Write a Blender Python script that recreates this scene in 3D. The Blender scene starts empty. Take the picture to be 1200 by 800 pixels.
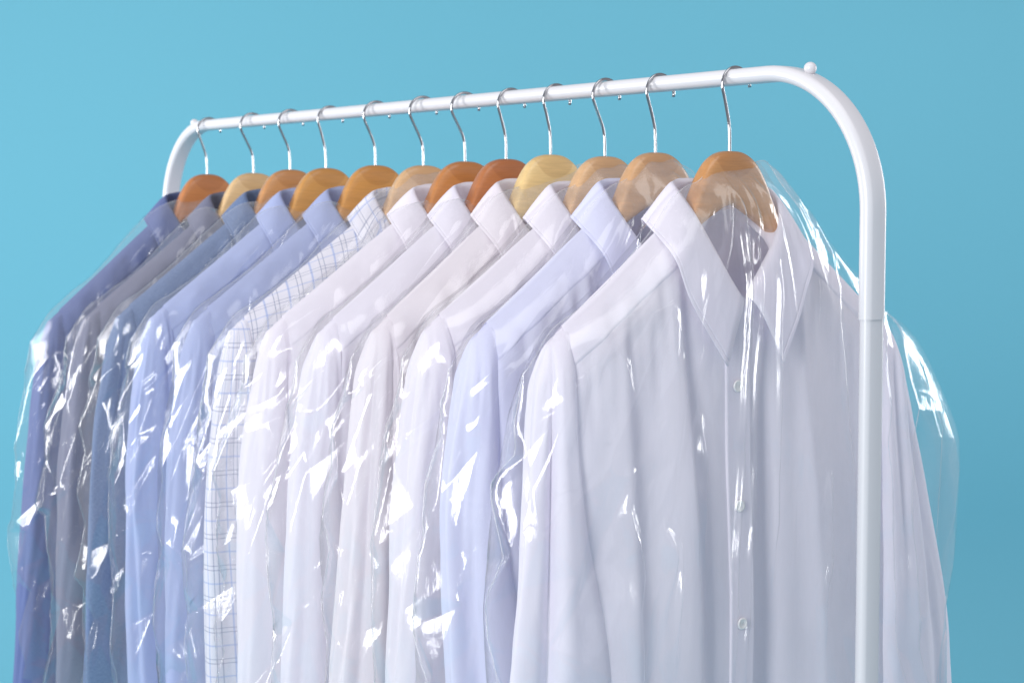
import bpy, math, random
import numpy as np
from mathutils import Vector

scene = bpy.context.scene
COL = scene.collection
PI = math.pi

# ------------------------------------------------------------------ helpers
def lin(r, g, b):
    o = []
    for c in (r, g, b):
        c /= 255.0
        o.append(c / 12.92 if c <= 0.04045 else ((c + 0.055) / 1.055) ** 2.4)
    return (o[0], o[1], o[2], 1.0)

def smooth(x, a, b):
    t = np.clip((x - a) / (b - a), 0, 1)
    return t * t * (3 - 2 * t)

def _hash(ix, iy, seed):
    n = (ix.astype(np.int64) * 374761393 + iy.astype(np.int64) * 668265263 + seed * 1442695041) & 0xFFFFFFFF
    n = ((n ^ (n >> 13)) * 1274126177) & 0xFFFFFFFF
    n = (n ^ (n >> 16)) & 0xFFFFFFFF
    n = (n * 2246822519) & 0xFFFFFFFF
    n = n ^ (n >> 15)
    return (n & 0xFFFFFF) / float(0xFFFFFF)

def vnoise(x, y, seed=0):
    """smooth value noise, -1..1"""
    x, y = np.broadcast_arrays(np.asarray(x, float), np.asarray(y, float))
    ix, iy = np.floor(x), np.floor(y)
    fx, fy = x - ix, y - iy
    fx = fx * fx * fx * (fx * (fx * 6 - 15) + 10); fy = fy * fy * fy * (fy * (fy * 6 - 15) + 10)
    a = _hash(ix, iy, seed); b = _hash(ix + 1, iy, seed)
    c = _hash(ix, iy + 1, seed); d = _hash(ix + 1, iy + 1, seed)
    return 2 * ((a * (1 - fx) + b * fx) * (1 - fy) + (c * (1 - fx) + d * fx) * fy) - 1

def fnoise(x, y, seed=0):
    """crumpled-sheet noise: flat triangular facets with sharp creases, -1..1"""
    x, y = np.broadcast_arrays(np.asarray(x, float), np.asarray(y, float))
    s = (x + y) * 0.36602540378
    xs, ys = x + s, y + s
    ix, iy = np.floor(xs), np.floor(ys)
    fx, fy = xs - ix, ys - iy
    a = _hash(ix, iy, seed); d = _hash(ix + 1, iy + 1, seed)
    b = _hash(ix + 1, iy, seed); c = _hash(ix, iy + 1, seed)
    up = fx > fy
    v = np.where(up, a * (1 - fx) + b * (fx - fy) + d * fy, a * (1 - fy) + c * (fy - fx) + d * fx)
    return 2 * v - 1

def cr(keys, x):
    """smooth monotone-ish interpolation of (x, value) keys"""
    ks = np.array([k[0] for k in keys], float); vs = np.array([k[1] for k in keys], float)
    m = np.gradient(vs, ks)
    x = np.clip(np.asarray(x, float), ks[0], ks[-1])
    i = np.clip(np.searchsorted(ks, x) - 1, 0, len(ks) - 2)
    h = ks[i + 1] - ks[i]; t = (x - ks[i]) / h
    return ((2*t**3 - 3*t**2 + 1) * vs[i] + (t**3 - 2*t**2 + t) * h * m[i]
            + (-2*t**3 + 3*t**2) * vs[i + 1] + (t**3 - t**2) * h * m[i + 1])

def link_mesh(name, verts, faces, mat, parent=None, uv=None, smooth_shade=True):
    me = bpy.data.meshes.new(name)
    verts = np.asarray(verts, dtype=np.float32).reshape(-1, 3)
    if isinstance(faces, np.ndarray) and faces.ndim == 2:
        k = faces.shape[1]; nf = len(faces)
        me.vertices.add(len(verts)); me.vertices.foreach_set('co', verts.ravel())
        me.loops.add(nf * k); me.loops.foreach_set('vertex_index', faces.astype(np.int32).ravel())
        me.polygons.add(nf)
        me.polygons.foreach_set('loop_start', np.arange(0, nf * k, k, dtype=np.int32))
        me.update(calc_edges=True)
    else:
        me.from_pydata([tuple(v) for v in verts], [], [tuple(int(i) for i in f) for f in faces])
    if uv is not None:
        l = me.uv_layers.new(name='UVMap')
        vi = np.empty(len(me.loops), np.int32); me.loops.foreach_get('vertex_index', vi)
        l.data.foreach_set('uv', np.asarray(uv, np.float32).reshape(-1, 2)[vi].ravel())
    me.materials.append(mat)
    me.validate()
    if smooth_shade:
        me.polygons.foreach_set('use_smooth', np.array([len(p.vertices) < 5 for p in me.polygons], bool) if len(me.polygons) < 9000 else np.ones(len(me.polygons), bool))
    o = bpy.data.objects.new(name, me)
    COL.objects.link(o)
    if parent is not None:
        o.parent = parent
    return o

def grid_faces(n, m, closed_m=False, closed_n=False):
    r = np.arange(n if closed_n else n - 1); c = np.arange(m if closed_m else m - 1)
    R_, C_ = np.meshgrid(r, c, indexing='ij')
    R2 = (R_ + 1) % n; C2 = (C_ + 1) % m
    return np.stack([R_ * m + C_, R_ * m + C2, R2 * m + C2, R2 * m + C_], -1).reshape(-1, 4)

def sweep(path, rad, seg=16, ellipse=None, caps=True):
    """tube along a planar-ish path; rad scalar or per point. ellipse=(side_axis Vector, a, b)"""
    path = [Vector(p) for p in path]
    n = len(path); vs = []
    ref = None
    for i, p in enumerate(path):
        t = (path[min(i + 1, n - 1)] - path[max(i - 1, 0)]).normalized()
        if ellipse is not None:
            s = Vector(ellipse[0]); nn = s.cross(t).normalized()
        else:
            if ref is None:
                ref = t.orthogonal().normalized()
            s = (ref - t * ref.dot(t)).normalized(); ref = s; nn = t.cross(s).normalized()
        for k in range(seg):
            a = 2 * PI * k / seg
            if ellipse is not None:
                A, B = ellipse[1], ellipse[2]      # stadium section: A half extent along side axis, B radius
                ca, sa = math.cos(a), math.sin(a)
                x = (A - B) * (1 if ca > 1e-6 else -1 if ca < -1e-6 else 0) + B * ca
                y = B * sa
            else:
                r = rad[i] if hasattr(rad, '__len__') else rad
                x, y = r * math.cos(a), r * math.sin(a)
            vs.append(p + s * x + nn * y)
    f = [tuple(int(j) for j in q) for q in grid_faces(n, seg, closed_m=True)]
    if caps:
        f.append(tuple(range(seg - 1, -1, -1))); f.append(tuple((n - 1) * seg + k for k in range(seg)))
    return [tuple(v) for v in vs], f

def join(*ms):
    V, F = [], []
    for v, f in ms:
        o = len(V); V += list(v); F += [tuple(i + o for i in q) for q in f]
    return V, F

def box(x0, x1, y0, y1, z0, z1):
    v = [(x, y, z) for x in (x0, x1) for y in (y0, y1) for z in (z0, z1)]
    return v, [(0, 1, 3, 2), (4, 6, 7, 5), (0, 4, 5, 1), (2, 3, 7, 6), (0, 2, 6, 4), (1, 5, 7, 3)]

def uvsphere(c, r, nu=24, nv=14):
    v, f = [], []
    for i in range(nv + 1):
        t = PI * i / nv
        for k in range(nu):
            a = 2 * PI * k / nu
            v.append((c[0] + r * math.sin(t) * math.cos(a), c[1] + r * math.sin(t) * math.sin(a), c[2] + r * math.cos(t)))
    for q in grid_faces(nv + 1, nu, closed_m=True):
        f.append(tuple(int(j) for j in q))
    return v, f

def empty(name, loc, rz=0.0):
    o = bpy.data.objects.new(name, None); COL.objects.link(o)
    o.location = loc; o.rotation_euler = (0, 0, rz); o.empty_display_size = 0.05
    return o

def tag(o, label=None, cat=None, group=None, kind=None):
    if label: o['label'] = label
    if cat: o['category'] = cat
    if group: o['group'] = group
    if kind: o['kind'] = kind
    return o

# ------------------------------------------------------------------ materials
def new_mat(name):
    m = bpy.data.materials.new(name); m.use_nodes = True
    nt = m.node_tree
    for n in list(nt.nodes): nt.nodes.remove(n)
    out = nt.nodes.new('ShaderNodeOutputMaterial')
    return m, nt, out

def N(nt, kind, **kw):
    n = nt.nodes.new(kind)
    for k, v in kw.items():
        if k in n.inputs: n.inputs[k].default_value = v
        else: setattr(n, k, v)
    return n

def mat_simple(name, col, rough=0.4, metal=0.0, spec=0.5, coat=0.0, bump=0.0, bscale=300.0):
    m, nt, out = new_mat(name)
    b = N(nt, 'ShaderNodeBsdfPrincipled')
    b.inputs['Base Color'].default_value = col; b.inputs['Roughness'].default_value = rough
    b.inputs['Metallic'].default_value = metal; b.inputs['Specular IOR Level'].default_value = spec
    b.inputs['Coat Weight'].default_value = coat; b.inputs['Coat Roughness'].default_value = 0.12
    if bump:
        tc = N(nt, 'ShaderNodeTexCoord'); no = N(nt, 'ShaderNodeTexNoise', Scale=bscale, Detail=3.0)
        bp = N(nt, 'ShaderNodeBump', Strength=bump, Distance=0.001)
        nt.links.new(tc.outputs['Object'], no.inputs['Vector']); nt.links.new(no.outputs['Fac'], bp.inputs['Height'])
        nt.links.new(bp.outputs['Normal'], b.inputs['Normal'])
    nt.links.new(b.outputs[0], out.inputs[0])
    return m

def mat_cloth(name, col, col2=None, weave=0.25, mottle=0.0, plaid=None):
    """woven shirt cotton; UV is in metres"""
    m, nt, out = new_mat(name)
    L = nt.links.new
    tc = N(nt, 'ShaderNodeTexCoord')
    b = N(nt, 'ShaderNodeBsdfPrincipled')
    b.inputs['Roughness'].default_value = 0.78; b.inputs['Specular IOR Level'].default_value = 0.25
    b.inputs['Sheen Weight'].default_value = 0.12; b.inputs['Sheen Roughness'].default_value = 0.5
    base = N(nt, 'ShaderNodeRGB'); base.outputs[0].default_value = col
    colout = base.outputs[0]
    if mottle:
        mp = N(nt, 'ShaderNodeMapping'); mp.inputs['Scale'].default_value = (1600, 260, 1)
        no = N(nt, 'ShaderNodeTexNoise', Scale=1.0, Detail=3.0)
        mp2 = N(nt, 'ShaderNodeMapping'); mp2.inputs['Scale'].default_value = (220, 1500, 1)
        no2 = N(nt, 'ShaderNodeTexNoise', Scale=1.0, Detail=3.0)
        L(tc.outputs['UV'], mp.inputs[0]); L(mp.outputs[0], no.inputs['Vector'])
        L(tc.outputs['UV'], mp2.inputs[0]); L(mp2.outputs[0], no2.inputs['Vector'])
        ad = N(nt, 'ShaderNodeMath', operation='ADD'); L(no.outputs['Fac'], ad.inputs[0]); L(no2.outputs['Fac'], ad.inputs[1])
        mr = N(nt, 'ShaderNodeMapRange'); mr.inputs['From Min'].default_value = 0.7; mr.inputs['From Max'].default_value = 1.3
        mr.inputs['To Min'].default_value = 0.0; mr.inputs['To Max'].default_value = mottle
        L(ad.outputs[0], mr.inputs['Value'])
        mx = N(nt, 'ShaderNodeMixRGB'); mx.inputs[2].default_value = col2 or (1, 1, 1, 1)
        L(mr.outputs[0], mx.inputs[0]); L(colout, mx.inputs[1]); colout = mx.outputs[0]
    if plaid:
        sp = N(nt, 'ShaderNodeSeparateXYZ'); L(tc.outputs['UV'], sp.inputs[0])
        for (axis, period, off, width, pc, st) in plaid:
            d = N(nt, 'ShaderNodeMath', operation='DIVIDE'); d.inputs[1].default_value = period; L(sp.outputs[axis], d.inputs[0])
            a = N(nt, 'ShaderNodeMath', operation='ADD'); a.inputs[1].default_value = off; L(d.outputs[0], a.inputs[0])
            fr = N(nt, 'ShaderNodeMath', operation='FRACT'); L(a.outputs[0], fr.inputs[0])
            s = N(nt, 'ShaderNodeMath', operation='SUBTRACT'); s.inputs[1].default_value = 0.5; L(fr.outputs[0], s.inputs[0])
            ab = N(nt, 'ShaderNodeMath', operation='ABSOLUTE'); L(s.outputs[0], ab.inputs[0])
            mr = N(nt, 'ShaderNodeMapRange'); mr.inputs['From Min'].default_value = width / period * 0.5 * 0.6
            mr.inputs['From Max'].default_value = width / period * 0.5 * 1.4
            mr.inputs['To Min'].default_value = st; mr.inputs['To Max'].default_value = 0.0
            L(ab.outputs[0], mr.inputs['Value'])
            mx = N(nt, 'ShaderNodeMixRGB'); mx.inputs[2].default_value = pc
            L(mr.outputs[0], mx.inputs[0]); L(colout, mx.inputs[1]); colout = mx.outputs[0]
    L(colout, b.inputs['Base Color'])
    # weave + soft ironing wrinkles
    wx = N(nt, 'ShaderNodeTexNoise', Scale=26.0, Detail=3.0, Roughness=0.5, Distortion=0.3)
    L(tc.outputs['UV'], wx.inputs['Vector'])
    mpw = N(nt, 'ShaderNodeMapping'); mpw.inputs['Scale'].default_value = (1500, 1500, 1)
    nw = N(nt, 'ShaderNodeTexNoise', Scale=1.0, Detail=1.0)
    L(tc.outputs['UV'], mpw.inputs[0]); L(mpw.outputs[0], nw.inputs['Vector'])
    bp1 = N(nt, 'ShaderNodeBump', Strength=0.22, Distance=0.004); L(wx.outputs['Fac'], bp1.inputs['Height'])
    bp2 = N(nt, 'ShaderNodeBump', Strength=weave, Distance=0.0004); L(nw.outputs['Fac'], bp2.inputs['Height'])
    L(bp1.outputs['Normal'], bp2.inputs['Normal']); L(bp2.outputs['Normal'], b.inputs['Normal'])
    tr = N(nt, 'ShaderNodeBsdfTranslucent'); L(colout, tr.inputs['Color'])
    mxs = N(nt, 'ShaderNodeMixShader'); mxs.inputs[0].default_value = 0.32
    L(b.outputs[0], mxs.inputs[1]); L(tr.outputs[0], mxs.inputs[2])
    L(mxs.outputs[0], out.inputs[0])
    return m

def mat_wood(name, col, dark):
    m, nt, out = new_mat(name); L = nt.links.new
    tc = N(nt, 'ShaderNodeTexCoord')
    mp = N(nt, 'ShaderNodeMapping'); mp.inputs['Scale'].default_value = (60, 9, 110)
    mp.inputs['Rotation'].default_value = (0.35, 0, 0)
    no = N(nt, 'ShaderNodeTexNoise', Scale=1.0, Detail=6.0, Roughness=0.65, Distortion=1.2)
    L(tc.outputs['Object'], mp.inputs[0]); L(mp.outputs[0], no.inputs['Vector'])
    mp2 = N(nt, 'ShaderNodeMapping'); mp2.inputs['Scale'].default_value = (500, 40, 700)
    no2 = N(nt, 'ShaderNodeTexNoise', Scale=1.0, Detail=3.0)
    L(tc.outputs['Object'], mp2.inputs[0]); L(mp2.outputs[0], no2.inputs['Vector'])
    ad = N(nt, 'ShaderNodeMath', operation='MULTIPLY_ADD'); ad.inputs[1].default_value = 0.35
    L(no2.outputs['Fac'], ad.inputs[0]); L(no.outputs['Fac'], ad.inputs[2])
    rmp = N(nt, 'ShaderNodeValToRGB')
    rmp.color_ramp.elements[0].position = 0.2; rmp.color_ramp.elements[0].color = dark
    rmp.color_ramp.elements[1].position = 0.9; rmp.color_ramp.elements[1].color = col
    L(ad.outputs[0], rmp.inputs[0])
    sp = N(nt, 'ShaderNodeSeparateXYZ'); L(tc.outputs['Object'], sp.inputs[0])
    cb = N(nt, 'ShaderNodeCombineXYZ'); L(sp.outputs[1], cb.inputs[0]); L(sp.outputs[2], cb.inputs[1])
    ms = N(nt, 'ShaderNodeMapping'); ms.inputs['Scale'].default_value = (1 / .030, 1 / .030, 0); L(cb.outputs[0], ms.inputs[0])
    vl = N(nt, 'ShaderNodeVectorMath', operation='LENGTH'); L(ms.outputs[0], vl.inputs[0])
    tm = N(nt, 'ShaderNodeMapRange'); tm.inputs['From Min'].default_value = .96; tm.inputs['From Max'].default_value = 1.02
    tm.inputs['To Min'].default_value = 0.55; tm.inputs['To Max'].default_value = 0.0; L(vl.outputs['Value'], tm.inputs['Value'])
    jm = N(nt, 'ShaderNodeMixRGB', blend_type='MULTIPLY'); jm.inputs[2].default_value = (.74, .66, .58, 1)
    L(tm.outputs[0], jm.inputs[0]); L(rmp.outputs[0], jm.inputs[1])
    b = N(nt, 'ShaderNodeBsdfPrincipled'); b.inputs['Roughness'].default_value = 0.42
    b.inputs['Coat Weight'].default_value = 0.5; b.inputs['Coat Roughness'].default_value = 0.2
    L(jm.outputs[0], b.inputs['Base Color'])
    bp = N(nt, 'ShaderNodeBump', Strength=0.15, Distance=0.0006); L(ad.outputs[0], bp.inputs['Height']); L(bp.outputs[0], b.inputs['Normal'])
    L(b.outputs[0], out.inputs[0])
    return m

def mat_film(name, haze=0.036):
    """thin clear polythene: transparent sheet with a mirror-like thin-sheet reflectance"""
    m, nt, out = new_mat(name); L = nt.links.new
    tc = N(nt, 'ShaderNodeTexCoord')
    mp = N(nt, 'ShaderNodeMapping'); mp.inputs['Scale'].default_value = (1, 1, 0.16)
    mp.inputs['Rotation'].default_value = (0.22, -0.15, 0)
    no = N(nt, 'ShaderNodeTexNoise', Scale=170.0, Detail=3.0, Roughness=0.55, Distortion=1.6)
    L(tc.outputs['Object'], mp.inputs[0]); L(mp.outputs[0], no.inputs['Vector'])
    mo = N(nt, 'ShaderNodeTexNoise', Scale=14.0, Detail=2.0)
    L(tc.outputs['Object'], mo.inputs['Vector'])
    mk = N(nt, 'ShaderNodeMapRange'); mk.inputs['From Min'].default_value = .38; mk.inputs['From Max'].default_value = .66
    mk.inputs['To Min'].default_value = .03; mk.inputs['To Max'].default_value = .30
    L(mo.outputs['Fac'], mk.inputs['Value'])
    bp = N(nt, 'ShaderNodeBump', Distance=0.0016); L(no.outputs['Fac'], bp.inputs['Height']); L(mk.outputs[0], bp.inputs['Strength'])
    lw = N(nt, 'ShaderNodeLayerWeight', Blend=0.5); L(bp.outputs[0], lw.inputs['Normal'])
    pw = N(nt, 'ShaderNodeMath', operation='POWER'); pw.inputs[1].default_value = 4.0; L(lw.outputs['Facing'], pw.inputs[0])
    ma = N(nt, 'ShaderNodeMath', operation='MULTIPLY_ADD'); ma.inputs[1].default_value = 0.6; ma.inputs[2].default_value = 0.06
    L(pw.outputs[0], ma.inputs[0])
    gl = N(nt, 'ShaderNodeBsdfGlossy'); gl.inputs['Roughness'].default_value = 0.135
    gl.inputs['Color'].default_value = (1, 1, 1, 1); L(bp.outputs[0], gl.inputs['Normal'])
    tr = N(nt, 'ShaderNodeBsdfTransparent'); tr.inputs['Color'].default_value = (1, 1, 1, 1)
    df = N(nt, 'ShaderNodeBsdfDiffuse'); df.inputs['Color'].default_value = (0.8, 0.8, 0.82, 1)
    ln = N(nt, 'ShaderNodeVectorMath', operation='LENGTH'); L(tc.outputs['Object'], ln.inputs[0])
    gm = N(nt, 'ShaderNodeMapRange', interpolation_type='SMOOTHSTEP'); gm.inputs['From Min'].default_value = .05; gm.inputs['From Max'].default_value = .17
    gm.inputs['To Min'].default_value = .13; gm.inputs['To Max'].default_value = 0.0; L(ln.outputs['Value'], gm.inputs['Value'])
    gn = N(nt, 'ShaderNodeMapRange'); gn.inputs['From Min'].default_value = .3; gn.inputs['From Max'].default_value = .8; gn.inputs['To Min'].default_value = .35; L(no.outputs['Fac'], gn.inputs['Value'])
    gb = N(nt, 'ShaderNodeMath', operation='ADD'); gb.inputs[1].default_value = haze; L(gm.outputs[0], gb.inputs[0])
    g2 = N(nt, 'ShaderNodeMath', operation='MULTIPLY'); L(gb.outputs[0], g2.inputs[0]); L(gn.outputs[0], g2.inputs[1])
    g3 = N(nt, 'ShaderNodeMath', operation='ADD'); g3.inputs[1].default_value = haze * .5; L(g2.outputs[0], g3.inputs[0])
    m1 = N(nt, 'ShaderNodeMixShader'); L(g3.outputs[0], m1.inputs[0])
    L(tr.outputs[0], m1.inputs[1]); L(df.outputs[0], m1.inputs[2])
    m2 = N(nt, 'ShaderNodeMixShader'); L(ma.outputs[0], m2.inputs[0]); L(m1.outputs[0], m2.inputs[1]); L(gl.outputs[0], m2.inputs[2])
    L(m2.outputs[0], out.inputs[0])
    return m

M_PAINT = mat_simple('white_powder_coat', (0.64, 0.63, 0.66, 1), rough=0.36, coat=0.12, bump=0.06, bscale=900)
M_CHROME = mat_simple('chromed_wire', (0.42, 0.42, 0.44, 1), rough=0.06, metal=1.0)
M_RUBBER = mat_simple('grey_plastic', (0.5, 0.5, 0.52, 1), rough=0.5)
M_FILM = mat_film('clear_polythene')
M_SEAM = mat_film('welded_polythene', haze=.12)
M_BUTTON = mat_simple('pearl_button', (0.74, 0.74, 0.74, 1), rough=0.25, coat=0.5)
M_HOLE = mat_simple('button_thread', (0.45, 0.45, 0.48, 1), rough=0.8)

# ------------------------------------------------------------------ camera
F_PX = 2112.0
A = math.radians(35.5); PITCH = math.radians(4.03)
cam_d = bpy.data.cameras.new('camera'); cam = bpy.data.objects.new('camera', cam_d); COL.objects.link(cam)
cam_d.sensor_width = 36.0; cam_d.lens = 36.0 * F_PX / 1200.0
CAM = Vector((1.50066621, -1.36702784, 1.44961209))
FWD = Vector((-math.cos(A) * math.cos(PITCH), math.sin(A) * math.cos(PITCH), -math.sin(PITCH)))
cam.location = CAM; cam.rotation_euler = FWD.to_track_quat('-Z', 'Y').to_euler()
cam_d.clip_start = 0.05; cam_d.clip_end = 100
cam_d.dof.use_dof = True; cam_d.dof.focus_distance = 2.0; cam_d.dof.aperture_fstop = 9.0
scene.camera = cam

# ------------------------------------------------------------------ backdrop
def build_backdrop():
    m, nt, out = new_mat('blue_paper'); L = nt.links.new
    b = N(nt, 'ShaderNodeBsdfPrincipled'); b.inputs['Roughness'].default_value = 0.85; b.inputs['Specular IOR Level'].default_value = 0.2
    tc = N(nt, 'ShaderNodeTexCoord'); no = N(nt, 'ShaderNodeTexNoise', Scale=140.0, Detail=4.0)
    L(tc.outputs['Object'], no.inputs['Vector'])
    mx = N(nt, 'ShaderNodeMixRGB'); mx.inputs[1].default_value = (0.150, 0.44, 0.555, 1); mx.inputs[2].default_value = (0.160, 0.455, 0.572, 1)
    L(no.outputs['Fac'], mx.inputs[0]); L(mx.outputs[0], b.inputs['Base Color']); L(b.outputs[0], out.inputs[0])
    prof = [(0.9, 0.0), (0.0, 0.0)]
    D0, R = 5.1, 0.6
    path = [(-1.2, 0.0), (D0 - R, 0.0)]
    for i in range(1, 13):
        a = PI / 2 * i / 12
        path.append((D0 - R + R * math.sin(a), R - R * math.cos(a)))
    path.append((D0, 3.6))
    fh = Vector((-math.cos(A), math.sin(A), 0)); rh = Vector((math.sin(A), math.cos(A), 0))
    V = []
    for d, z in path:
        for k in range(15):
            s = -3.5 + 7.0 * k / 14
            p = Vector((CAM.x, CAM.y, 0)) + fh * d + rh * s
            V.append((p.x, p.y, z))
    o = link_mesh('backdrop', V, grid_faces(len(path), 15), m)
    tag(o, 'seamless light blue paper backdrop sweeping down to the floor', 'backdrop', kind='structure')
build_backdrop()

# ------------------------------------------------------------------ rack
RY = 0.009            # rail axis in y (hook arcs are centred on it)
RZ = 1.6015
XN, XF, RB = 0.2085, -1.478, 0.150
SEC = ((0, 1, 0), 0.0155, 0.0086)
def build_rack():
    root = empty('clothes_rack', ((XN + XF) / 2, RY, 0))
    tag(root, 'white tubular metal clothes rack with rounded ends and ball caps', 'clothes rack')
    ox = (XN + XF) / 2
    path = []
    ZJ = 1.342
    path.append((XF - ox, 0, ZJ))
    for i in range(6): path.append((XF - ox, 0, ZJ + (RZ - RB - ZJ) * (i + 1) / 6 - 1e-4))
    for i in range(1, 25):
        a = PI / 2 * i / 24
        path.append((XF + RB - RB * math.cos(a) - ox, 0, RZ - RB + RB * math.sin(a)))
    for i in range(1, 30):
        path.append((XF + RB + (XN - XF - 2 * RB) * i / 30 - ox, 0, RZ))
    for i in range(0, 25):
        a = PI / 2 * i / 24
        path.append((XN - RB + RB * math.sin(a) - ox, 0, RZ - RB + RB * math.cos(a)))
    for i in range(6): path.append((XN - ox, 0, RZ - RB - 1e-4 - (RZ - RB - ZJ) * (i + 1) / 6))
    v, f = sweep(path, 0, 40, SEC, caps=False)
    link_mesh('top_rail', v, f, M_PAINT, root)
    for x in (XF, XN):
        sec = ((0, 1, 0), SEC[1] - 0.0013, SEC[2] - 0.0013)
        v, f = sweep([(x - ox, 0, ZJ + 0.03), (x - ox, 0, ZJ - 0.05), (x - ox, 0, 0.7), (x - ox, 0, 0.07)], 0, 40, sec, caps=False)
        link_mesh('post', v, f, M_PAINT, root)
        v, f = sweep([(x - ox, -0.27, 0.058), (x - ox, -0.25, 0.06), (x - ox, 0.25, 0.06), (x - ox, 0.27, 0.058)], 0.0125, 20)
        ft = link_mesh('foot_bar', v, f, M_PAINT, root)
        for s in (-1, 1):
            w, g = sweep([(x - ox - 0.011, s * 0.24, 0.025), (x - ox - 0.010, s * 0.24, 0.025), (x - ox + 0.010, s * 0.24, 0.025), (x - ox + 0.011, s * 0.24, 0.025)], [0.020, 0.025, 0.025, 0.020], 24)
            link_mesh('caster', w, g, M_RUBBER, ft)
    for x, sx in ((XN - RB + 0.053, 1), (XF + RB - 0.044, -1)):
        a = math.asin((x - (XN - RB)) / RB) if sx > 0 else math.asin(((XF + RB) - x) / RB)
        nx, nz = sx * math.sin(a), math.cos(a)
        cx = (XN - RB if sx > 0 else XF + RB) + nx * (RB + SEC[2] + 0.0042); cz = RZ - RB + nz * (RB + SEC[2] + 0.0042)
        c0 = (cx - nx * 0.0075 - ox, 0, cz - nz * 0.0075)
        m1 = uvsphere((cx - ox, 0, cz), 0.0069)
        m2 = sweep([c0, (cx - ox, 0, cz)], 0.004, 16)
        v, f = join(m1, m2)
        link_mesh('ball_cap', v, f, M_PAINT, root)
build_rack()

# ------------------------------------------------------------------ hangers
def wood_top(u):
    return cr([(0, 0), (.013, -.001), (.025, -.0055), (.037, -.016), (.047, -.032), (.056, -.052), (.068, -.076), (.10, -.106), (.15, -.144), (.205, -.190)], np.abs(u))

def build_hanger_body(parent, mat):
    nu, nk = 90, 28
    us = np.linspace(-0.205, 0.205, nu)
    V = np.zeros((nu, nk, 3))
    for i, u in enumerate(us):
        au = abs(u)
        bot = -.060 - .62 * (math.sqrt(au * au + .012 ** 2) - .012)
        h = max(float(wood_top(u)) - bot, .026)
        h *= 1 - 0.35 * float(smooth(np.array(au), 0.15, 0.205))
        th = 0.0125 - 0.0035 * float(smooth(np.array(au), 0.05, 0.15))
        if au > 0.19:
            q = math.sqrt(max(0.03, 1 - ((au - 0.19) / 0.0152) ** 2)); h *= q; th *= q
        top = float(wood_top(u)); cz = top - h / 2
        bend = 0.004 * (au / 0.2) ** 2                  # arms sweep forward
        for k in range(nk):
            a = 2 * PI * k / nk
            c, s = math.cos(a), math.sin(a)
            x = th * math.copysign(abs(c) ** 0.62, c); z = h / 2 * math.copysign(abs(s) ** 0.55, s)
            V[i, k] = (bend + x, u, cz + z)
    f = [tuple(int(j) for j in q) for q in grid_faces(nu, nk, closed_m=True)]
    f.append(tuple(range(nk))); f.append(tuple((nu - 1) * nk + k for k in range(nk - 1, -1, -1)))
    return link_mesh('hanger_body', V.reshape(-1, 3), f, mat, parent)

def build_hook(parent, jog, tip, ztop):
    """jog: how far the arc's front edge stands left of the stem; ztop: height of the wire's top over the wood"""
    Rr = 0.0205
    uc = -jog + Rr; zc = ztop - Rr
    P = [(0, 0, -0.012), (0, 0, 0.0), (0, 0, 0.014), (0, 0.0, 0.026), (0, -0.0012, 0.031)]
    e = (0, uc - Rr * math.cos(0.55), zc - Rr * math.sin(0.55))
    for k in range(1, 5):
        t = k / 5
        P.append((0, -0.0012 + (e[1] + 0.0012) * t, 0.031 + (e[2] - 0.031) * t))
    for k in range(25):
        a = PI + 0.55 - (PI + 0.55 + tip * 0.35) * k / 24
        P.append((0, uc + Rr * math.cos(a), zc + Rr * math.sin(a)))
    # relax the joints
    Q = [Vector(p) for p in P]
    for _ in range(2):
        Q = [Q[0], Q[1]] + [Q[i] * 0.5 + (Q[i - 1] + Q[i + 1]) * 0.25 for i in range(2, len(Q) - 1)] + [Q[-1]]
    v, f = sweep(Q, 0.00185, 12)
    return link_mesh('hook', v, f, M_CHROME, parent)

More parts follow.
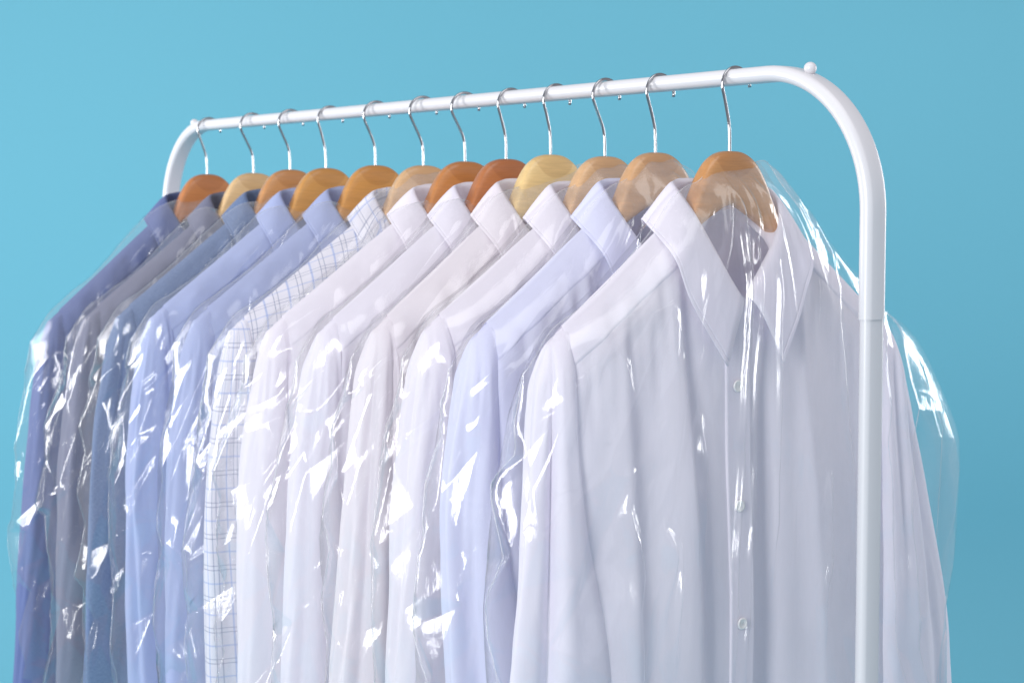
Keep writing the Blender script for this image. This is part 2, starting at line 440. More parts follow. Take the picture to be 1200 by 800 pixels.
# ------------------------------------------------------------------ shirts
class Shirt:
    def __init__(s, d, drop, seed, near=False, hang=0.0):
        s.d, s.drop, s.seed, s.near = d, drop, seed, near
        s.L = 0.88
        s.rng = random.Random(seed)
        r = s.rng
        s.k = d / 0.248
        s.sl = hang
        s.ridges = []
        if near:
            # (u at yoke, u at hem, amplitude, half width at yoke, at hem)
            s.ridges = [(-.175, -.170, .011, .022, .014), (-.100, -.090, .024, .036, .010),
                        (.028, .026, -.014, .014, .016), (.082, .104, .022, .018, .046), (.185, .200, .008, .02, .02)]
        else:
            u = -0.215
            while u < 0.21:
                a = r.uniform(.006, .014) * r.choice((1, 1, -1))
                s.ridges.append((u * s.k, (u + r.uniform(-.02, .02)) * s.k, a, r.uniform(.008, .03), r.uniform(.008, .03)))
                u += r.uniform(.03, .08)

    def ridge(s, u):
        """shoulder line height at |u|"""
        au = np.abs(u) / s.d
        q = s.drop - .064
        return cr([(0, -.046), (.20, -.055), (.29, -.064), (.40, -.064 - .155 * q), (.5, -.064 - .295 * q), (.75, -.064 - .65 * q),
                   (.90, -.064 - .86 * q), (1.0, -s.drop), (1.15, -s.drop - .035)], au)

    def neck_front(s, u):
        x = np.clip(np.abs(u) / 0.072, 0, 1)
        return -.060 - .102 * np.sqrt(1 - x ** 2.2)

    def folds(s, u, z):
        o = 0.0
        dz = np.clip((-z - 0.20) / 0.5, -0.4, 1.0)
        g = smooth(-z, .12, .40) * 0.85 + 0.15
        wob = 0.008 * vnoise(z * 4, s.seed + 0.5 + 0 * u, s.seed)
        for (u0, u1, a, wl, wr) in s.ridges:
            uc = u0 + (u1 - u0) * dz + wob
            w = np.where(u < uc, wl, wr) * (.9 + .6 * np.clip(dz, 0, 1))
            o = o + a * g * np.exp(-np.abs((u - uc) / w) ** 1.8)
        # gathers just under the yoke seam
        drop = s.ridge(u) - z
        gm = smooth(drop, .03, .055) * (1 - smooth(drop, .08, .18)) * smooth(np.abs(u), .06, .10)
        o = o + gm * 0.0026 * vnoise(u / .011 + 1.5 * z, z / .12, s.seed + 3)
        o = o + (0.0015 if s.near else .0035) * smooth(-z, .2, .4) * vnoise(u / .05, z / .22, s.seed + 5)
        o = o + (.0007 if s.near else .0016) * vnoise(u / .025 + z * 3, z / .07, s.seed + 6)
        return o

    def front_v(s, u, z):
        drop = np.maximum(s.ridge(u) - z, 0)
        nz = smooth(np.abs(u), .045, .10)
        base = (.027 + .009 * (1 - nz)) * (1 - np.exp(-drop / .020)) + .010 * smooth(-z, .2, .55)
        edge = np.sqrt(np.clip(1 - (np.abs(u) / (s.d + .004)) ** 22, 0, 1))
        sag = .0026 * vnoise(u / .045 + z / .06, (u - z) / .10, s.seed + 61) + .0014 * vnoise(u / .018, z / .03, s.seed + 62)
        return (base + s.folds(u, z) * smooth(drop, .0, .07) + sag * smooth(drop, .004, .02) * (1 - .85 * smooth(drop, .05, .10))) * edge

    def back_v(s, u, z):
        drop = np.maximum(s.ridge(u) - z, 0)
        base = -(.034) * (1 - np.exp(-drop / .020)) - .006 * smooth(-z, .2, .55)
        edge = np.sqrt(np.clip(1 - (np.abs(u) / (s.d + .004)) ** 22, 0, 1))
        return (base + .006 * vnoise(u / .05, z / .3, s.seed + 9) * smooth(drop, 0.02, .15)) * edge

    def build(s, parent, mats):
        m_body = mats
        # body: front panel, over the shoulder ridge, back panel
        nu, nt = 150, 150
        us = np.linspace(-(s.d), s.d, nu)
        tt = np.linspace(0, 1, nt) ** 1.5
        Uf = np.tile(us, (nt, 1))
        zt = np.where(np.abs(us) < 0.072, s.neck_front(us), s.ridge(us) )
        Zf = zt[None] + (-s.L - zt[None]) * tt[:, None]
        Vf = s.front_v(Uf, Zf)
        ntb = 60
        tb = np.linspace(0, 1, ntb) ** 1.5
        zb = np.where(np.abs(us) < 0.072, np.minimum(s.ridge(us), -.066 + .02 * (np.abs(us) / .072) ** 2), s.ridge(us))
        Ub = np.tile(us, (ntb, 1)); Zb = zb[None] + (-s.L - zb[None]) * tb[:, None]
        Vb = s.back_v(Ub, Zb)
        Pf = np.stack([Vf, Uf, Zf], -1); Pb = np.stack([Vb, Ub, Zb], -1)
        V = np.concatenate([Pf.reshape(-1, 3), Pb.reshape(-1, 3)])
        F1 = grid_faces(nt, nu)[:, ::-1]; F2 = grid_faces(ntb, nu) + nt * nu
        uv = np.concatenate([np.stack([Uf, Zf], -1).reshape(-1, 2), np.stack([Ub + .8, Zb], -1).reshape(-1, 2)])
        link_mesh('body', V, np.concatenate([F1, F2]), m_body, parent, uv)
        # yokes: strip over each shoulder
        for sg in (-1, 1):
            nu2, nt2 = 70, 40
            uu = np.linspace(.068, s.d - .012, nu2) * sg
            fd = .046 - .006 * (np.abs(uu) / s.d)
            par = np.linspace(-1, 1, nt2)                # -1 back ... 0 ridge ... 1 front
            P = np.zeros((nt2, nu2, 3))
            for i, p in enumerate(par):
                if p >= 0:
                    z = s.ridge(uu) - fd * p ** 1.5; v = s.front_v(uu, z) + .0012 * min(1, p * 5)
                else:
                    z = s.ridge(uu) - .09 * (-p) ** 1.5; v = s.back_v(uu, z) - .0018 * min(1, -p * 5)
                lift = .0022 * (1 - min(1, abs(p) * 2.5))
                # rolled edge at the seam
                if p > .96: v = v - .0016 * (p - .96) / .04
                P[i] = np.stack([v, uu, z + lift], -1)
            uv = np.stack([P[..., 1] + 1.7, P[..., 2] - P[..., 0]], -1)
            ff = grid_faces(nt2, nu2)
            link_mesh('yoke', P.reshape(-1, 3), ff if sg < 0 else ff[:, ::-1], m_body, parent, uv.reshape(-1, 2))
        for sg in (-1, 1):
            s.sleeve(parent, m_body, sg)
        s.collar(parent, m_body)
        s.placket(parent, m_body)

    def sleeve(s, parent, mat, sg):
        nz_, na = 150, 110
        L = .62
        t = np.linspace(0, 1, nz_) ** 1.25
        ln = t * L                                       # distance below the shoulder tip
        cap = np.clip(ln / .055, 0, 1)
        dome = np.sqrt(np.clip(1 - (1 - cap) ** 2, 0, 1))
        uc0 = s.d - .003
        fl = 1.0 if s.near else .85
        uc = s.d + (cr([(0, -.004), (.08, -.002), (.2, -.004), (.4, -.016), (.62, -.022)] if s.near else [(0, -.004), (.08, -.001), (.2, .001), (.4, .000 + s.sl), (.62, -.006 + 2 * s.sl)], ln) if sg < 0 else
                    cr([(0, -.004), (.08, -.002), (.2, .006), (.4, .018), (.62, .026)], ln))
        ha = (1.0 + (.14 * smooth(ln, .1, .4) if s.near and sg < 0 else 0)) * cr([(0, .016), (.03, .024), (.08, .030), (.2, .046), (.4, .078 * fl), (.62, .099 * fl)], ln) * (.8 + .2 * dome)
        hb = cr([(0, .023), (.06, .028), (.2, .031), (.62, .032)], ln) * dome
        hb = np.maximum(hb, .0005); ha = np.maximum(ha, .0005)
        ang = np.linspace(0, 2 * PI, na, endpoint=False)
        zc = float(s.ridge(np.array(uc0))) - .0005
        P = np.zeros((nz_, na, 3)); UV = np.zeros((nz_, na, 2))
        sd = s.seed * 7 + (3 if sg > 0 else 1)
        r = random.Random(sd)
        crs = [(r.uniform(0, 2 * PI), r.uniform(-.5, .5), r.uniform(.0035, .0085) * r.choice((1, -1, -1)), r.uniform(.16, .34)) for _ in range(9)]
        if s.near and sg < 0:
            # long pleat from the sleeve head seen from the front
            crs += [(0.85, .30, -.016, .16), (1.3, .05, .007, .28), (0.2, .1, .006, .25), (-0.5, .0, .006, .3)]
        for i in range(nz_):
            k = 1 - smooth(np.array(ln[i]), .0, .11)
            ca, sa = np.cos(ang), np.sin(ang)
            # ang 0 = outward, pi/2 = front
            x = ha[i] * np.sign(ca) * np.abs(ca) ** .85; y = hb[i] * np.sign(sa) * np.abs(sa) ** .85
            dsp = np.zeros(na)
            g = smooth(np.array(ln[i]), .02, .20)
            for (a0, tw, am, w) in crs:
                da = (ang - (a0 + tw * ln[i]) + PI) % (2 * PI) - PI
                dsp += am * (.25 + .75 * g) * np.exp(-(da / w) ** 2)
            dsp += .0030 * (.3 + .7 * g) * vnoise(np.cos(ang) * 1.8 + 7, np.sin(ang) * 1.8 + ln[i] * 5, sd)
            dsp += .0018 * vnoise(np.cos(ang) * 4 + 3, np.sin(ang) * 4 + ln[i] * 14, sd + 4)
            # puckers under the armhole seam
            pk = smooth(np.array(ln[i]), .015, .04) * (1 - smooth(np.array(ln[i]), .06, .15))
            dsp += .0016 * pk * vnoise(ang * 5.5, ln[i] * 9 + 0 * ang, sd + 8)
            dsp *= float(min(1, cap[i] * 1.3))
            x = x + dsp * ca; y = y + dsp * sa
            uu = (uc[i] + x) * sg
            zz = zc - ln[i] - .70 * k * x
            vv = y + .001 + .013 * smooth(np.array(ln[i]), .05, .35)
            P[i] = np.stack([vv, uu, zz], -1)
            UV[i] = np.stack([ang / (2 * PI) * .30 + 3 * sg, zz], -1)
        ff = grid_faces(nz_, na, closed_m=True)
        link_mesh('sleeve', P.reshape(-1, 3), ff if sg > 0 else ff[:, ::-1], mat, parent, UV.reshape(-1, 2))

    def collar(s, parent, mat):
        # half curves, tau 0 (centre back) .. 1 (front): v, u, z
        Fk = [(-.046, .0, -.030), (-.038, .046, -.032), (-.006, .070, -.044), (.012, .065, -.066), (.024, .049, -.097), (.036, .003, -.160)]
        zr = float(s.ridge(np.array(.104))) + .007
        Ok = [(-.058, .0, -.084), (-.052, .062, -.086), (-.012, .104, zr), (.034, .099, zr - .036), (.043, .081, -.165), (.053, .041, -.234)]
        Sk = [(-.038, .0, -.070), (-.032, .042, -.074), (-.002, .060, -.100), (.012, .056, -.112), (.020, .043, -.124), (.030, .000, -.178)]
        ts = [0, .27, .53, .66, .8, 1.0]
        nt, npp = 81, 26
        tau = np.linspace(-1, 1, nt); at = np.abs(tau); sg = np.sign(tau)
        def ev(K):
            return np.stack([cr([(t, k[0]) for t, k in zip(ts, K)], at), cr([(t, k[1]) for t, k in zip(ts, K)], at) * sg,
                             cr([(t, k[2]) for t, k in zip(ts, K)], at)], -1)
        Fc, Oc, Sc = ev(Fk), ev(Ok), ev(Sk)
        r = random.Random(s.seed + 77)
        j = .004 * r.uniform(-1, 1)
        outw = np.stack([np.where(at > .5, .5 + at * .5, -.6), sg * np.clip(1.2 - at, .2, 1), 0 * at], -1)
        outw[:, 0] = cr([(0, -1), (.3, -.6), (.55, 0.15), (.8, .7), (1, 1)], at)
        outw[:, 1] = sg * cr([(0, 0), (.3, .8), (.55, 1), (.8, .7), (1, .25)], at)
        p = np.concatenate([np.linspace(0, .86, 24, endpoint=False), np.linspace(.86, 1, 22)])[None, :, None]
        leaf = Fc[:, None] * (1 - p) + Oc[:, None] * p
        leaf = leaf + outw[:, None] * ((.0035 + .004 * smooth(at, .6, .9)[:, None, None]) * np.sin(PI * p ** .5) + .003 * p)
        leaf[..., 2] += .001 * np.sin(PI * p[..., 0] ** .8) * np.exp(-((at[:, None] - .53) / .14) ** 2)
        leaf[..., 0] += .0012 * vnoise(tau[:, None] * 6, p[..., 0] * 2, s.seed + 31)
        leaf[..., 2] += .004 * (1 - p[..., 0]) ** 6 * 0
        q = np.linspace(1, 0, 10)[None, :, None]
        stand = Fc[:, None] * (1 - q) + Sc[:, None] * q + outw[:, None] * (.003 * np.sin(PI * q))
        G = np.concatenate([stand[:, :-1], leaf], 1)
        gr = np.concatenate([np.zeros(9), .0009 * np.exp(-((p[0, :, 0] - .925) / .012) ** 2)])
        G = G - outw[:, None] * gr[None, :, None]
        if s.near: G[..., 1] += -.010 * smooth(-G[..., 2], .06, .16)
        n, m = G.shape[:2]
        uv = np.stack(np.broadcast_arrays(tau[:, None] * .2 + 5, np.linspace(0, .11, m)[None]), -1)
        o = link_mesh('collar', G.reshape(-1, 3), grid_faces(n, m), mat, parent, uv.reshape(-1, 2))
        md = o.modifiers.new('cloth', 'SOLIDIFY'); md.thickness = .0016; md.offset = 0
        return o

    def placket(s, parent, mat):
        w, uc = .0185, -.020 if s.near else 0.0
        z = np.linspace(-.172, -s.L + .002, 110)
        across = np.array([-1, -.97, -.9, -.8, -.4, 0, .4, .8, .9, .97, 1.0])
        lift = np.array([-.001, .0016, .0026, .0022, .0026, .0028, .0026, .0022, .0026, .0016, -.001])
        U = uc + across[None] * w + 0.002 * vnoise(z * 6, 0.3, s.seed)[:, None]
        Z = np.tile(z[:, None], (1, len(across)))
        Vv = s.front_v(U, Z) * .5 + s.front_v(np.full_like(U, uc), Z) * .5 + lift[None]
        P = np.stack([Vv, U, Z], -1)
        uv = np.stack([U + 6, Z], -1)
        link_mesh('placket', P.reshape(-1, 3), grid_faces(len(z), len(across))[:, ::-1], mat, parent, uv.reshape(-1, 2))
        if not s.near: return
        for zb in (-.258, -.390, -.520):
            ub = uc - .002
            vb = float(s.front_v(np.array(ub), np.array(zb))) + .0036
            prof = [(0, .0016), (.0038, .0016), (.0048, .0021), (.0060, .0022), (.0067, .0016), (.0067, .0002), (.0058, 0)]
            V, k = [], 32
            for (rr, hh) in prof:
                for i in range(k):
                    a = 2 * PI * i / k
                    V.append((hh, rr * math.cos(a), rr * math.sin(a)))
            f = grid_faces(len(prof), k, closed_m=True)
            b = link_mesh('button', V, f, M_BUTTON, parent)
            b.location = (vb, ub, zb)
            hs = []
            for i in range(4):
                a = PI / 4 + PI / 2 * i + .3
                c = (0, .0014 * math.cos(a), .0014 * math.sin(a))
                hs.append(sweep([(.0014, c[1], c[2]), (.0019, c[1], c[2])], .0006, 8))
            v, f = join(*hs)
            link_mesh('thread_holes', v, f, M_HOLE, b)

# ------------------------------------------------------------------ polythene covers
def build_bag(parent_loc, rz, sh, seed, name_label, near=False, top=-.016, tilt=0.0):
    r = random.Random(seed * 13 + 5)
    d, drop = sh.d, sh.drop
    nf, nb, nt = (560, 60, 400) if near else (270, 40, 390)
    # across: dense at the photo's left edge where the film is seen edge-on
    e = np.linspace(-1, 1, nf); af = np.sign(e) * (1 - (1 - np.abs(e)) ** (1.1 if near else 1.3))
    ab = np.linspace(1, -1, nb + 2)[1:-1]
    a = np.concatenate([af, ab]); front = np.concatenate([np.ones(nf, bool), np.zeros(nb, bool)])
    t = np.linspace(0, 1, nt) ** 1.2
    W0 = d + .034
    ut = a * W0
    aa = np.abs(ut)
    zk = [(0, top), (.020, top), (.036, min(top, -.020)), (.050, min(top, -.030)), (.070, -.038 + .3 * (min(top, -.016) + .016)), (.095, -.058), (.5 * d, -.058 - .22 * (drop - .058)),
          (.75 * d, -.058 - .61 * (drop - .058)), (.92 * d, -.058 - .82 * (drop - .058)), (1.04 * d, -drop + .004), (W0, -drop - .038)]
    zt = cr(zk, aa)
    zt = zt + (.014 if near else .006) * np.exp(-((ut - .050) / .014) ** 2) + .003 * vnoise(ut / .03, seed + .5, seed) * smooth(aa, .03, .06)
    zt = zt + tilt * np.clip(ut, -.05, .05) * np.exp(-(ut / .075) ** 4)
    zbot = -.96
    Z = zt[None] + (zbot - zt[None]) * t[:, None]
    spread_r = .050 if near else r.uniform(.015, .03)
    spread_l = r.uniform(.004, .014)
    side = np.where(a > 0, spread_r, spread_l)[None]
    Wz = W0 + .034 * smooth(-Z, drop - .01, drop + .30) + side * smooth(-Z, drop, drop + .16) * (1 - .6 * smooth(-Z, drop + .18, drop + .42))
    if near:
        Wn = np.interp(-Z, [0, .187, .337, .427, .543, .73], [W0, W0 - .002, .362, .357, .347, .353])
        Wz = np.where(a[None] > 0, Wn, Wz)
    U = a[None] * Wz
    below = zt[None] - Z
    an = np.abs(a)[None]
    edge = np.clip(1 - an ** 8, 0, 1) ** .5
    fr = front[None]
    depth_f = ((.066 if near else .062) + .004 * np.exp(-(U / .07) ** 2)) * (1 - np.exp(-(below + .003) / (.018 + .022 * np.exp(-(U / .08) ** 2))))
    depth_b = .046 * (1 - np.exp(-(below + .003) / .025))
    V = np.where(fr, depth_f * edge, -depth_b * edge)
    P0 = np.stack([V, U, Z], -1)
    # outward normals of the smooth cover
    ta = np.roll(P0, -1, 1) - np.roll(P0, 1, 1)
    tz = np.gradient(P0, axis=0)
    nn = np.cross(ta, tz); ln_ = np.linalg.norm(nn, axis=-1, keepdims=True)
    nn = nn / np.maximum(ln_, 1e-9)
    sgn = np.sign((nn[..., 0] * np.where(fr, 1, -1)).sum()); nn = nn * sgn
    sg_ = np.linalg.norm(ta, axis=-1) * .5
    S = np.cumsum(sg_, 1); mid = nf // 2; S = S - S[:, mid:mid + 1]
    S = S[nt // 2][None] * .6 + S * .4
    # folds hanging from the hanger top
    th = np.arctan2(U, -(Z - .03)); rad = np.hypot(U, Z - .03)
    ten = np.abs(vnoise(th * 9, rad * 2.2, seed + 1)); ten2 = np.abs(vnoise(th * 19 + 4, rad * 3, seed + 2))
    D = (.3 if near else 1.0) * (.007 * (.45 - ten) + .003 * (.4 - ten2)) * smooth(rad, .03, .12) * (1 - .6 * smooth(rad, .35, .7)) * fr
    wob = 1.0 * vnoise(S / .08, Z / .13, seed + 11)
    D = D + (.005 if near else .0065) * fnoise(S / .07 + wob, Z / .30 + .5 * vnoise(S / .06, Z / .10, seed + 12), seed + 3)
    # sharp hanging creases, u at the top / at the bottom
    if near:
        cz = [(-.030, -.060, .0095, .0042, .00, .62), (-.014, -.040, .0060, .0032, .05, .62), (.010, .006, .0070, .0036, .10, .50), (-.095, -.100, .011, .006, .27, .46),
              (-.165, -.150, .011, .006, .36, .52), (-.228, -.190, .012, .007, .32, .62), (-.150, -.130, .010, .006, .42, .56), (.10, .085, .008, .005, .34, .60),
              (.150, .215, .011, .007, .12, .7), (.19, .250, .011, .007, .16, .7), (.09, .16, .008, .005, .10, .45)]
    else:
        cz = []
        for _ in range(9):
            u0 = r.uniform(-d, d * .6); cz.append((u0 * .7, u0 * 1.1, r.uniform(.003, .006), r.uniform(.003, .005), r.uniform(.05, .3), r.uniform(.45, .7)))
    tz_ = np.clip((-Z - .05) / .6, 0, 1)
    for (u0, u1, am, w, z0, z1) in cz:
        uc = u0 + (u1 - u0) * tz_ + .004 * vnoise(Z / .05, u0 * 50 + 0 * Z, seed + 41)
        D = D + fr * am * np.exp(-((U - uc) / w) ** 2) * smooth(-Z, z0, z0 + .06) * (1 - smooth(-Z, z1 - .1, z1))
    angs = ([-.86, -.62, -.40, -.12, .12, .40, .80, .98] if near else [r.uniform(-1.1, 1.0) for _ in range(9)])
    for tk in angs:
        am = r.uniform(.0035, .0065); w = r.uniform(.0025, .0045)
        l1 = r.uniform(.10, .24)
        D = D + fr * am * np.exp(-((th - tk - .05 * vnoise(rad / .05, tk * 9 + 0 * rad, seed + 51)) * rad / w) ** 2) * smooth(rad, .040, .062) * (1 - smooth(rad, l1 * .7, l1 + .05))
    crm = smooth(np.abs(S), .10, .19) * smooth(below, .02, .10)
    crm = crm * .94 + (.03 if near else .08)
    if near: crm = crm * np.where(a > 0, .45, 1.0)[None]
    else: crm = np.maximum(crm, .9 * np.exp(-(rad / .12) ** 2) * smooth(below, .01, .04))
    patch = .35 + .65 * smooth(vnoise(S / .11, Z / .16, seed + 15), -.4, .5)
    c1u = S / .072 + .45 * vnoise(S / .09, Z / .10, seed + 21); c1z = Z / .13 + .45 * vnoise(S / .08, Z / .10, seed + 22)
    c2u = S / .020 + .7 * vnoise(S / .03, Z / .04, seed + 23); c2z = Z / .050 + .7 * vnoise(S / .03, Z / .04, seed + 24)
    net = (1 - np.abs(vnoise(c1u * 1.1 + 3, c1z * 1.1, seed + 6))) ** 40 + .7 * (1 - np.abs(vnoise(c2u * .8 + 5, c2z * .8, seed + 7))) ** 30 * patch
    D = D + crm * (.0035 * fnoise(c1u, c1z, seed + 4) + .0006 * patch * fnoise(c2u, c2z, seed + 5) + .0008 * net) + crm * .003
    if not near: D = D + .0042 * np.exp(-(rad / .12) ** 2) * fnoise(S / .022 + vnoise(S / .03, Z / .04, seed + 71), Z / .034 + vnoise(S / .04, Z / .03, seed + 72), seed + 73)
    D = D * smooth(below, .0, .05)
    # the crumpled zones: flat facets with sharp edges, each spanning a random triangle of the cover
    Sm = S[nt // 2]; lu, lz = (.056, .115) if near else (.046, .098)
    Smin, Smax = Sm.min(), Sm.max()
    qq = t * (-zbot)
    rot = .35
    X1 = (Sm[None] + rot * .4 * qq[:, None]) / lu; Y1 = np.tile((qq / lz)[:, None], (1, len(Sm)))
    sk = (X1 + Y1) * .36602540378; xs, ys = X1 + sk, Y1 + sk
    ix, iy = np.floor(xs), np.floor(ys); fx, fy = xs - ix, ys - iy
    upm = fx > fy
    order = np.argsort(Sm)
    def corner(cx, cy):
        us_ = (cx + cy) * .2113248654
        x0 = cx - us_ + .62 * (_hash(cx, cy, seed + 61) - .5); y0 = cy - us_ + .62 * (_hash(cx, cy, seed + 62) - .5)
        q0 = np.clip(y0 * lz, 0, -zbot * .999); s0 = x0 * lu - rot * .4 * q0
        s0 = Smin + (s0 - Smin) % (Smax - Smin)
        row = np.interp(q0, qq, np.arange(nt)); colf = np.interp(s0, Sm[order], np.arange(len(Sm)))
        r0 = np.clip(row.astype(int), 0, nt - 2); c0 = np.clip(colf.astype(int), 0, len(Sm) - 2)
        fr_, fc_ = (row - r0)[..., None], (colf - c0)[..., None]
        PP, NN = P0[:, order], nn[:, order]
        g = lambda A_: (A_[r0, c0] * (1 - fc_) + A_[r0, c0 + 1] * fc_) * (1 - fr_) + (A_[r0 + 1, c0] * (1 - fc_) + A_[r0 + 1, c0 + 1] * fc_) * fr_
        return g(PP) + g(NN) * (.006 + .013 * (_hash(cx, cy, seed + 63)[..., None] - .5))
    A0 = corner(ix, iy); A3 = corner(ix + 1, iy + 1)
    A1 = np.where(upm[..., None], corner(ix + 1, iy), corner(ix, iy + 1))
    hi = np.where(upm, fx, fy)[..., None]; lo = np.where(upm, fy, fx)[..., None]
    PL = A0 * (1 - hi) + A1 * (hi - lo) + A3 * lo
    away = np.linalg.norm(PL - P0, axis=-1) < .06           # triangles across the wrap line stay smooth
    B = (np.clip(crm * 1.05, 0, .80) * smooth(below, .02, .08) * away * fr)[..., None]
    P = P0 * (1 - B) + PL * B + nn * D[..., None]
    lim = sh.front_v(np.clip(P[..., 1], -d, d), np.minimum(P[..., 2], -.09)) + .004
    P[..., 0] = np.where(fr & (np.abs(P[..., 1]) < d - .02) & (P[..., 2] < -.19), np.maximum(P[..., 0], lim), P[..., 0])
    V, U, Z = P[..., 0], P[..., 1], P[..., 2]
    P = np.stack([V, U, Z], -1)
    ff = grid_faces(nt, nf + nb, closed_m=True)
    o = link_mesh('garment_cover', P.reshape(-1, 3), ff, M_FILM)
    o.location = parent_loc; o.rotation_euler = (0, 0, rz)
    il, ir = 0, nf - 1
    pth = [P[i, il] for i in range(nt - 1, 0, -2)] + [P[0, k] for k in range(0, nf, 3)] + [P[i, ir] for i in range(0, nt, 2)]
    v, f = sweep(pth, .0006, 6)
    link_mesh('welded_seam', v, f, M_SEAM, o)
    tag(o, name_label, 'garment cover', 'clear plastic covers over the shirts')
    return o

# ------------------------------------------------------------------ the twelve
W_ = lin
CLOTH = {
    'white_a': mat_cloth('white_cotton', (.88, .85, .925, 1)),
    'white_b': mat_cloth('cool_white_cotton', (.79, .80, .955, 1)),
    'white_c': mat_cloth('ivory_white_cotton', (.89, .855, .92, 1)),
    'white_d': mat_cloth('warm_white_cotton', (.88, .835, .885, 1)),
    'plaid': mat_cloth('checked_cotton', (.87, .855, .92, 1), plaid=[
        (0, .032, .1, .0011, (.09, .13, .30, 1), .5), (0, .032, .28, .0010, (.09, .13, .30, 1), .6), (0, .032, .66, .0024, (.30, .42, .78, 1), .6),
        (1, .042, .2, .0011, (.09, .13, .30, 1), .5), (1, .042, .34, .0010, (.09, .13, .30, 1), .6), (1, .042, .77, .0020, (.30, .42, .78, 1), .5)]),
    'light_blue_a': mat_cloth('light_blue_cotton', (.43, .49, .74, 1), (.62, .67, .86, 1), mottle=.25),
    'light_blue_b': mat_cloth('pale_blue_cotton', (.45, .52, .78, 1), (.64, .69, .88, 1), mottle=.25),
    'denim': mat_cloth('blue_grey_chambray', (.12, .185, .36, 1), (.34, .43, .62, 1), mottle=.6),
    'grey': mat_cloth('grey_cotton', (.20, .21, .31, 1), (.36, .37, .47, 1), mottle=.3),
    'violet': mat_cloth('violet_blue_cotton', (.125, .17, .38, 1), (.26, .30, .52, 1), mottle=.3),
}
WOOD = {}
def wood(c):
    if c not in WOOD:
        g_ = sum(c) / 3; c2 = [g_ + (x - g_) * .88 for x in c]; col = lin(*c2); WOOD[c] = mat_wood('stained_beech', col, tuple(x * .62 for x in col[:3]) + (1,))
    return WOOD[c]

# x on the rail, wood-top z, shoulder half width, shoulder drop, yaw deg, cloth, wood colour, hook jog
SET = [
    (0.001, 1.520, .246, .198, 0, 'white_a', (205, 140, 78), .0117, .20),
    (-0.127, 1.522, .250, .202, -1, 'white_b', (212, 160, 110), .0135, .75),
    (-0.222, 1.520, .250, .195, -1, 'white_c', (220, 172, 122), .0185, .60),
    (-0.332, 1.525, .250, .207, -2, 'white_d', (236, 198, 130), .011, .65),
    (-0.429, 1.522, .262, .212, -5, 'white_a', (190, 110, 54), .0125, .55),
    (-0.525, 1.521, .272, .214, -10, 'white_c', (200, 124, 56), .020, .50),
    (-0.629, 1.518, .272, .216, -11, 'plaid', (220, 172, 120), .0205, .55),
    (-0.758, 1.521, .268, .212, -8, 'light_blue_a', (208, 140, 60), .0180, .50),
    (-0.903, 1.520, .268, .214, -8, 'light_blue_b', (210, 145, 66), .0125, .50),
    (-1.016, 1.520, .270, .218, -9, 'denim', (206, 140, 78), .0185, .55),
    (-1.140, 1.517, .270, .222, -9, 'grey', (226, 184, 128), .0215, .60),
    (-1.310, 1.518, .270, .236, -5, 'violet', (196, 118, 58), .0160, .55),
]
SHIRT_LABEL = [
    'nearest white shirt with buttoned collar and placket facing the viewer',
    'cool bluish white shirt just behind the nearest white shirt',
    'white shirt third from the front, on a pale tan hanger',
    'white shirt on the palest yellow hanger',
    'white shirt on the darkest red-brown hanger',
    'white shirt directly in front of the checked shirt',
    'white shirt with thin blue and navy checks',
    'light blue shirt directly behind the checked shirt',
    'light blue shirt in front of the blue-grey chambray shirt',
    'mottled blue-grey chambray shirt between light blue and grey shirts',
    'grey shirt between the chambray shirt and the violet-blue shirt',
    'violet-blue shirt at the far left end of the rack',
]
HANGER_LABEL = [
    'orange-brown wooden hanger holding the nearest white shirt, fully seen arch',
    'tan wooden hanger holding the bluish white shirt, second from the front',
    'pale tan wooden hanger, third from the front, under hazy plastic',
    'palest yellow wooden hanger with a bright shine on its face',
    'darkest red-brown wooden hanger, just left of the palest yellow one',
    'orange-brown wooden hanger just left of the darkest red-brown hanger',
    'pale tan wooden hanger holding the checked shirt',
    'golden brown wooden hanger of the light blue shirt beside the checked shirt',
    'golden brown wooden hanger of the light blue shirt beside the chambray shirt',
    'brown wooden hanger holding the blue-grey chambray shirt',
    'light cream wooden hanger holding the grey shirt',
    'reddish brown wooden hanger at the far end holding the violet-blue shirt',
]
BAG_LABEL = ['clear plastic cover over the ' + x for x in (
    'nearest white shirt, with long vertical creases', 'bluish white shirt, second from the front', 'third white shirt from the front',
    'white shirt on the palest yellow hanger', 'white shirt on the darkest red-brown hanger', 'white shirt in front of the checked shirt',
    'blue and navy checked shirt', 'light blue shirt next to the checked shirt', 'light blue shirt next to the chambray shirt',
    'blue-grey chambray shirt', 'grey shirt', 'violet-blue shirt at the far end')]

# how far each left sleeve swings out (+) or in (-)
SLEEVE_HANG = [0, -.022, -.002, .003, -.003, -.012, -.016, -.011, -.014, -.004, -.008, .002]
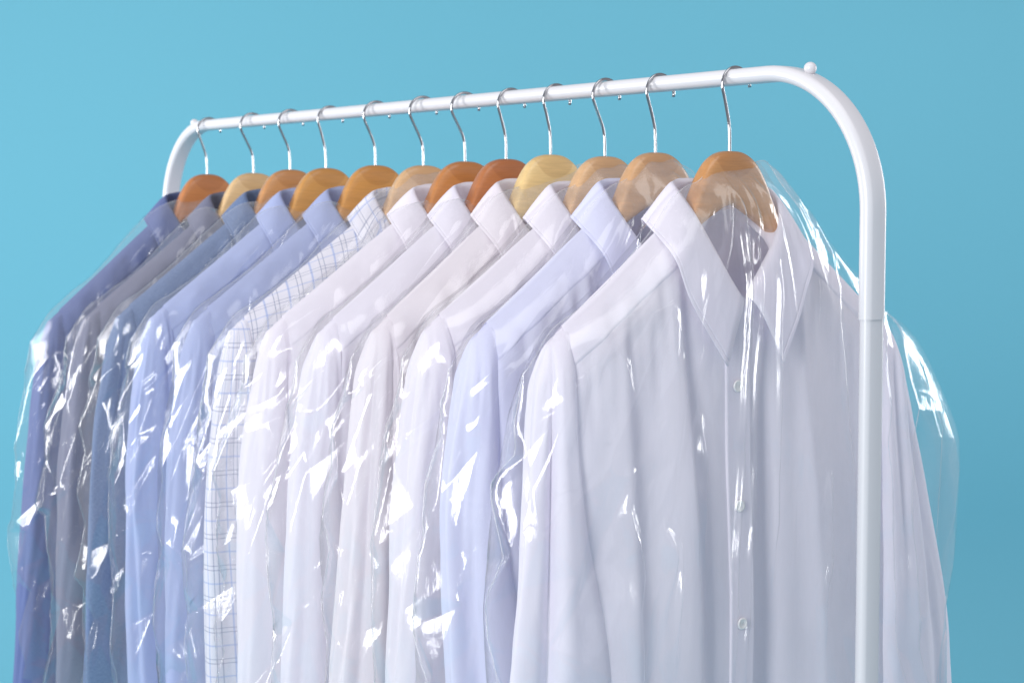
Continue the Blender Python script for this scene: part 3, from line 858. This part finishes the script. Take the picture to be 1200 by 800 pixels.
# height of each cover's neck opening under the hanger's top, and how far the opening slants
BAG_TOP = [(-.017, .10), (-.007, .10), (-.009, .15), (-.026, .30), (-.046, .35), (-.034, .45), (-.008, .10), (-.048, .35), (-.042, .5), (-.022, .45), (-.048, .4), (-.036, .2)]
for i, (x, z, d, drop, yaw, cl, wc, jog, tip) in enumerate(SET):
    rz = math.radians(yaw)
    hr = tag(empty('coat_hanger', (x, 0, z), rz), HANGER_LABEL[i], 'coat hanger', 'wooden coat hangers on the rail')
    build_hanger_body(hr, wood(wc))
    # the wire rests on top of the rail
    build_hook(hr, jog, tip, RZ + SEC[2] + .0028 - z)
    sr = tag(empty('dress_shirt', (x, 0, z), rz), SHIRT_LABEL[i], 'shirt', 'shirts hanging on the rack')
    sh = Shirt(d, drop, 100 + i * 17, near=(i == 0), hang=SLEEVE_HANG[i])
    sh.build(sr, CLOTH[cl])
    build_bag((x, 0, z), rz, sh, 40 + i * 7, BAG_LABEL[i], near=(i == 0), top=BAG_TOP[i][0], tilt=BAG_TOP[i][1])

# ------------------------------------------------------------------ lamps
def area(name, loc, target, sx, sy, power, col=(1, 1, 1)):
    l = bpy.data.lights.new(name, 'AREA'); l.shape = 'RECTANGLE'; l.size = sx; l.size_y = sy
    l.energy = power; l.color = col
    o = bpy.data.objects.new(name, l); COL.objects.link(o)
    o.location = loc
    o.rotation_euler = (Vector(target) - Vector(loc)).to_track_quat('-Z', 'Y').to_euler()
    return o
area('softbox_key', (1.0, -2.7, 1.8), (-0.3, 0, 1.3), 0.72, 1.5, 69)
area('softbox_side', (-2.3, -1.9, 1.8), (-0.7, 0, 1.25), 0.7, 1.3, 20)
area('softbox_right', (0.2, 2.6, 1.75), (0.0, 0, 1.3), 0.6, 1.3, 26)
area('added_front_fill', (3.4, 0.2, 2.3), (0.0, 0, 1.3), 3.0, 3.0, 15, (.92, .93, 1))  # added unseen fill lamp, brightens the near shirt's front
area('added_top_fill', (0.5, -0.4, 3.3), (-0.3, 0, 1.4), 1.6, 1.2, 13)  # added top lamp without a known source, lightens the collar insides
area('backdrop_lamp', (-1.9, -1.8, 1.5), (-2.9, 1.3, 1.45), 0.8, 0.8, 34)
area('backdrop_lamp', (0.5, 3.0, 1.75), (-2.5, 1.9, 1.65), 0.8, 0.8, 23)

w = bpy.data.worlds.new('World'); scene.world = w; w.use_nodes = True
bg = w.node_tree.nodes['Background']; bg.inputs[0].default_value = (0.91, 0.92, 1.0, 1); bg.inputs[1].default_value = 0.42

scene.view_settings.view_transform = 'Standard'; scene.view_settings.look = 'None'
scene.view_settings.exposure = 0.0; scene.view_settings.gamma = 1.0
scene.render.engine = 'CYCLES'
cy = scene.cycles
cy.max_bounces = 16; cy.diffuse_bounces = 8; cy.glossy_bounces = 4; cy.transmission_bounces = 4
cy.transparent_max_bounces = 64
cy.use_denoising = True
try: cy.denoiser = 'OPENIMAGEDENOISE'
except Exception: pass
cy.caustics_reflective = False; cy.caustics_refractive = False
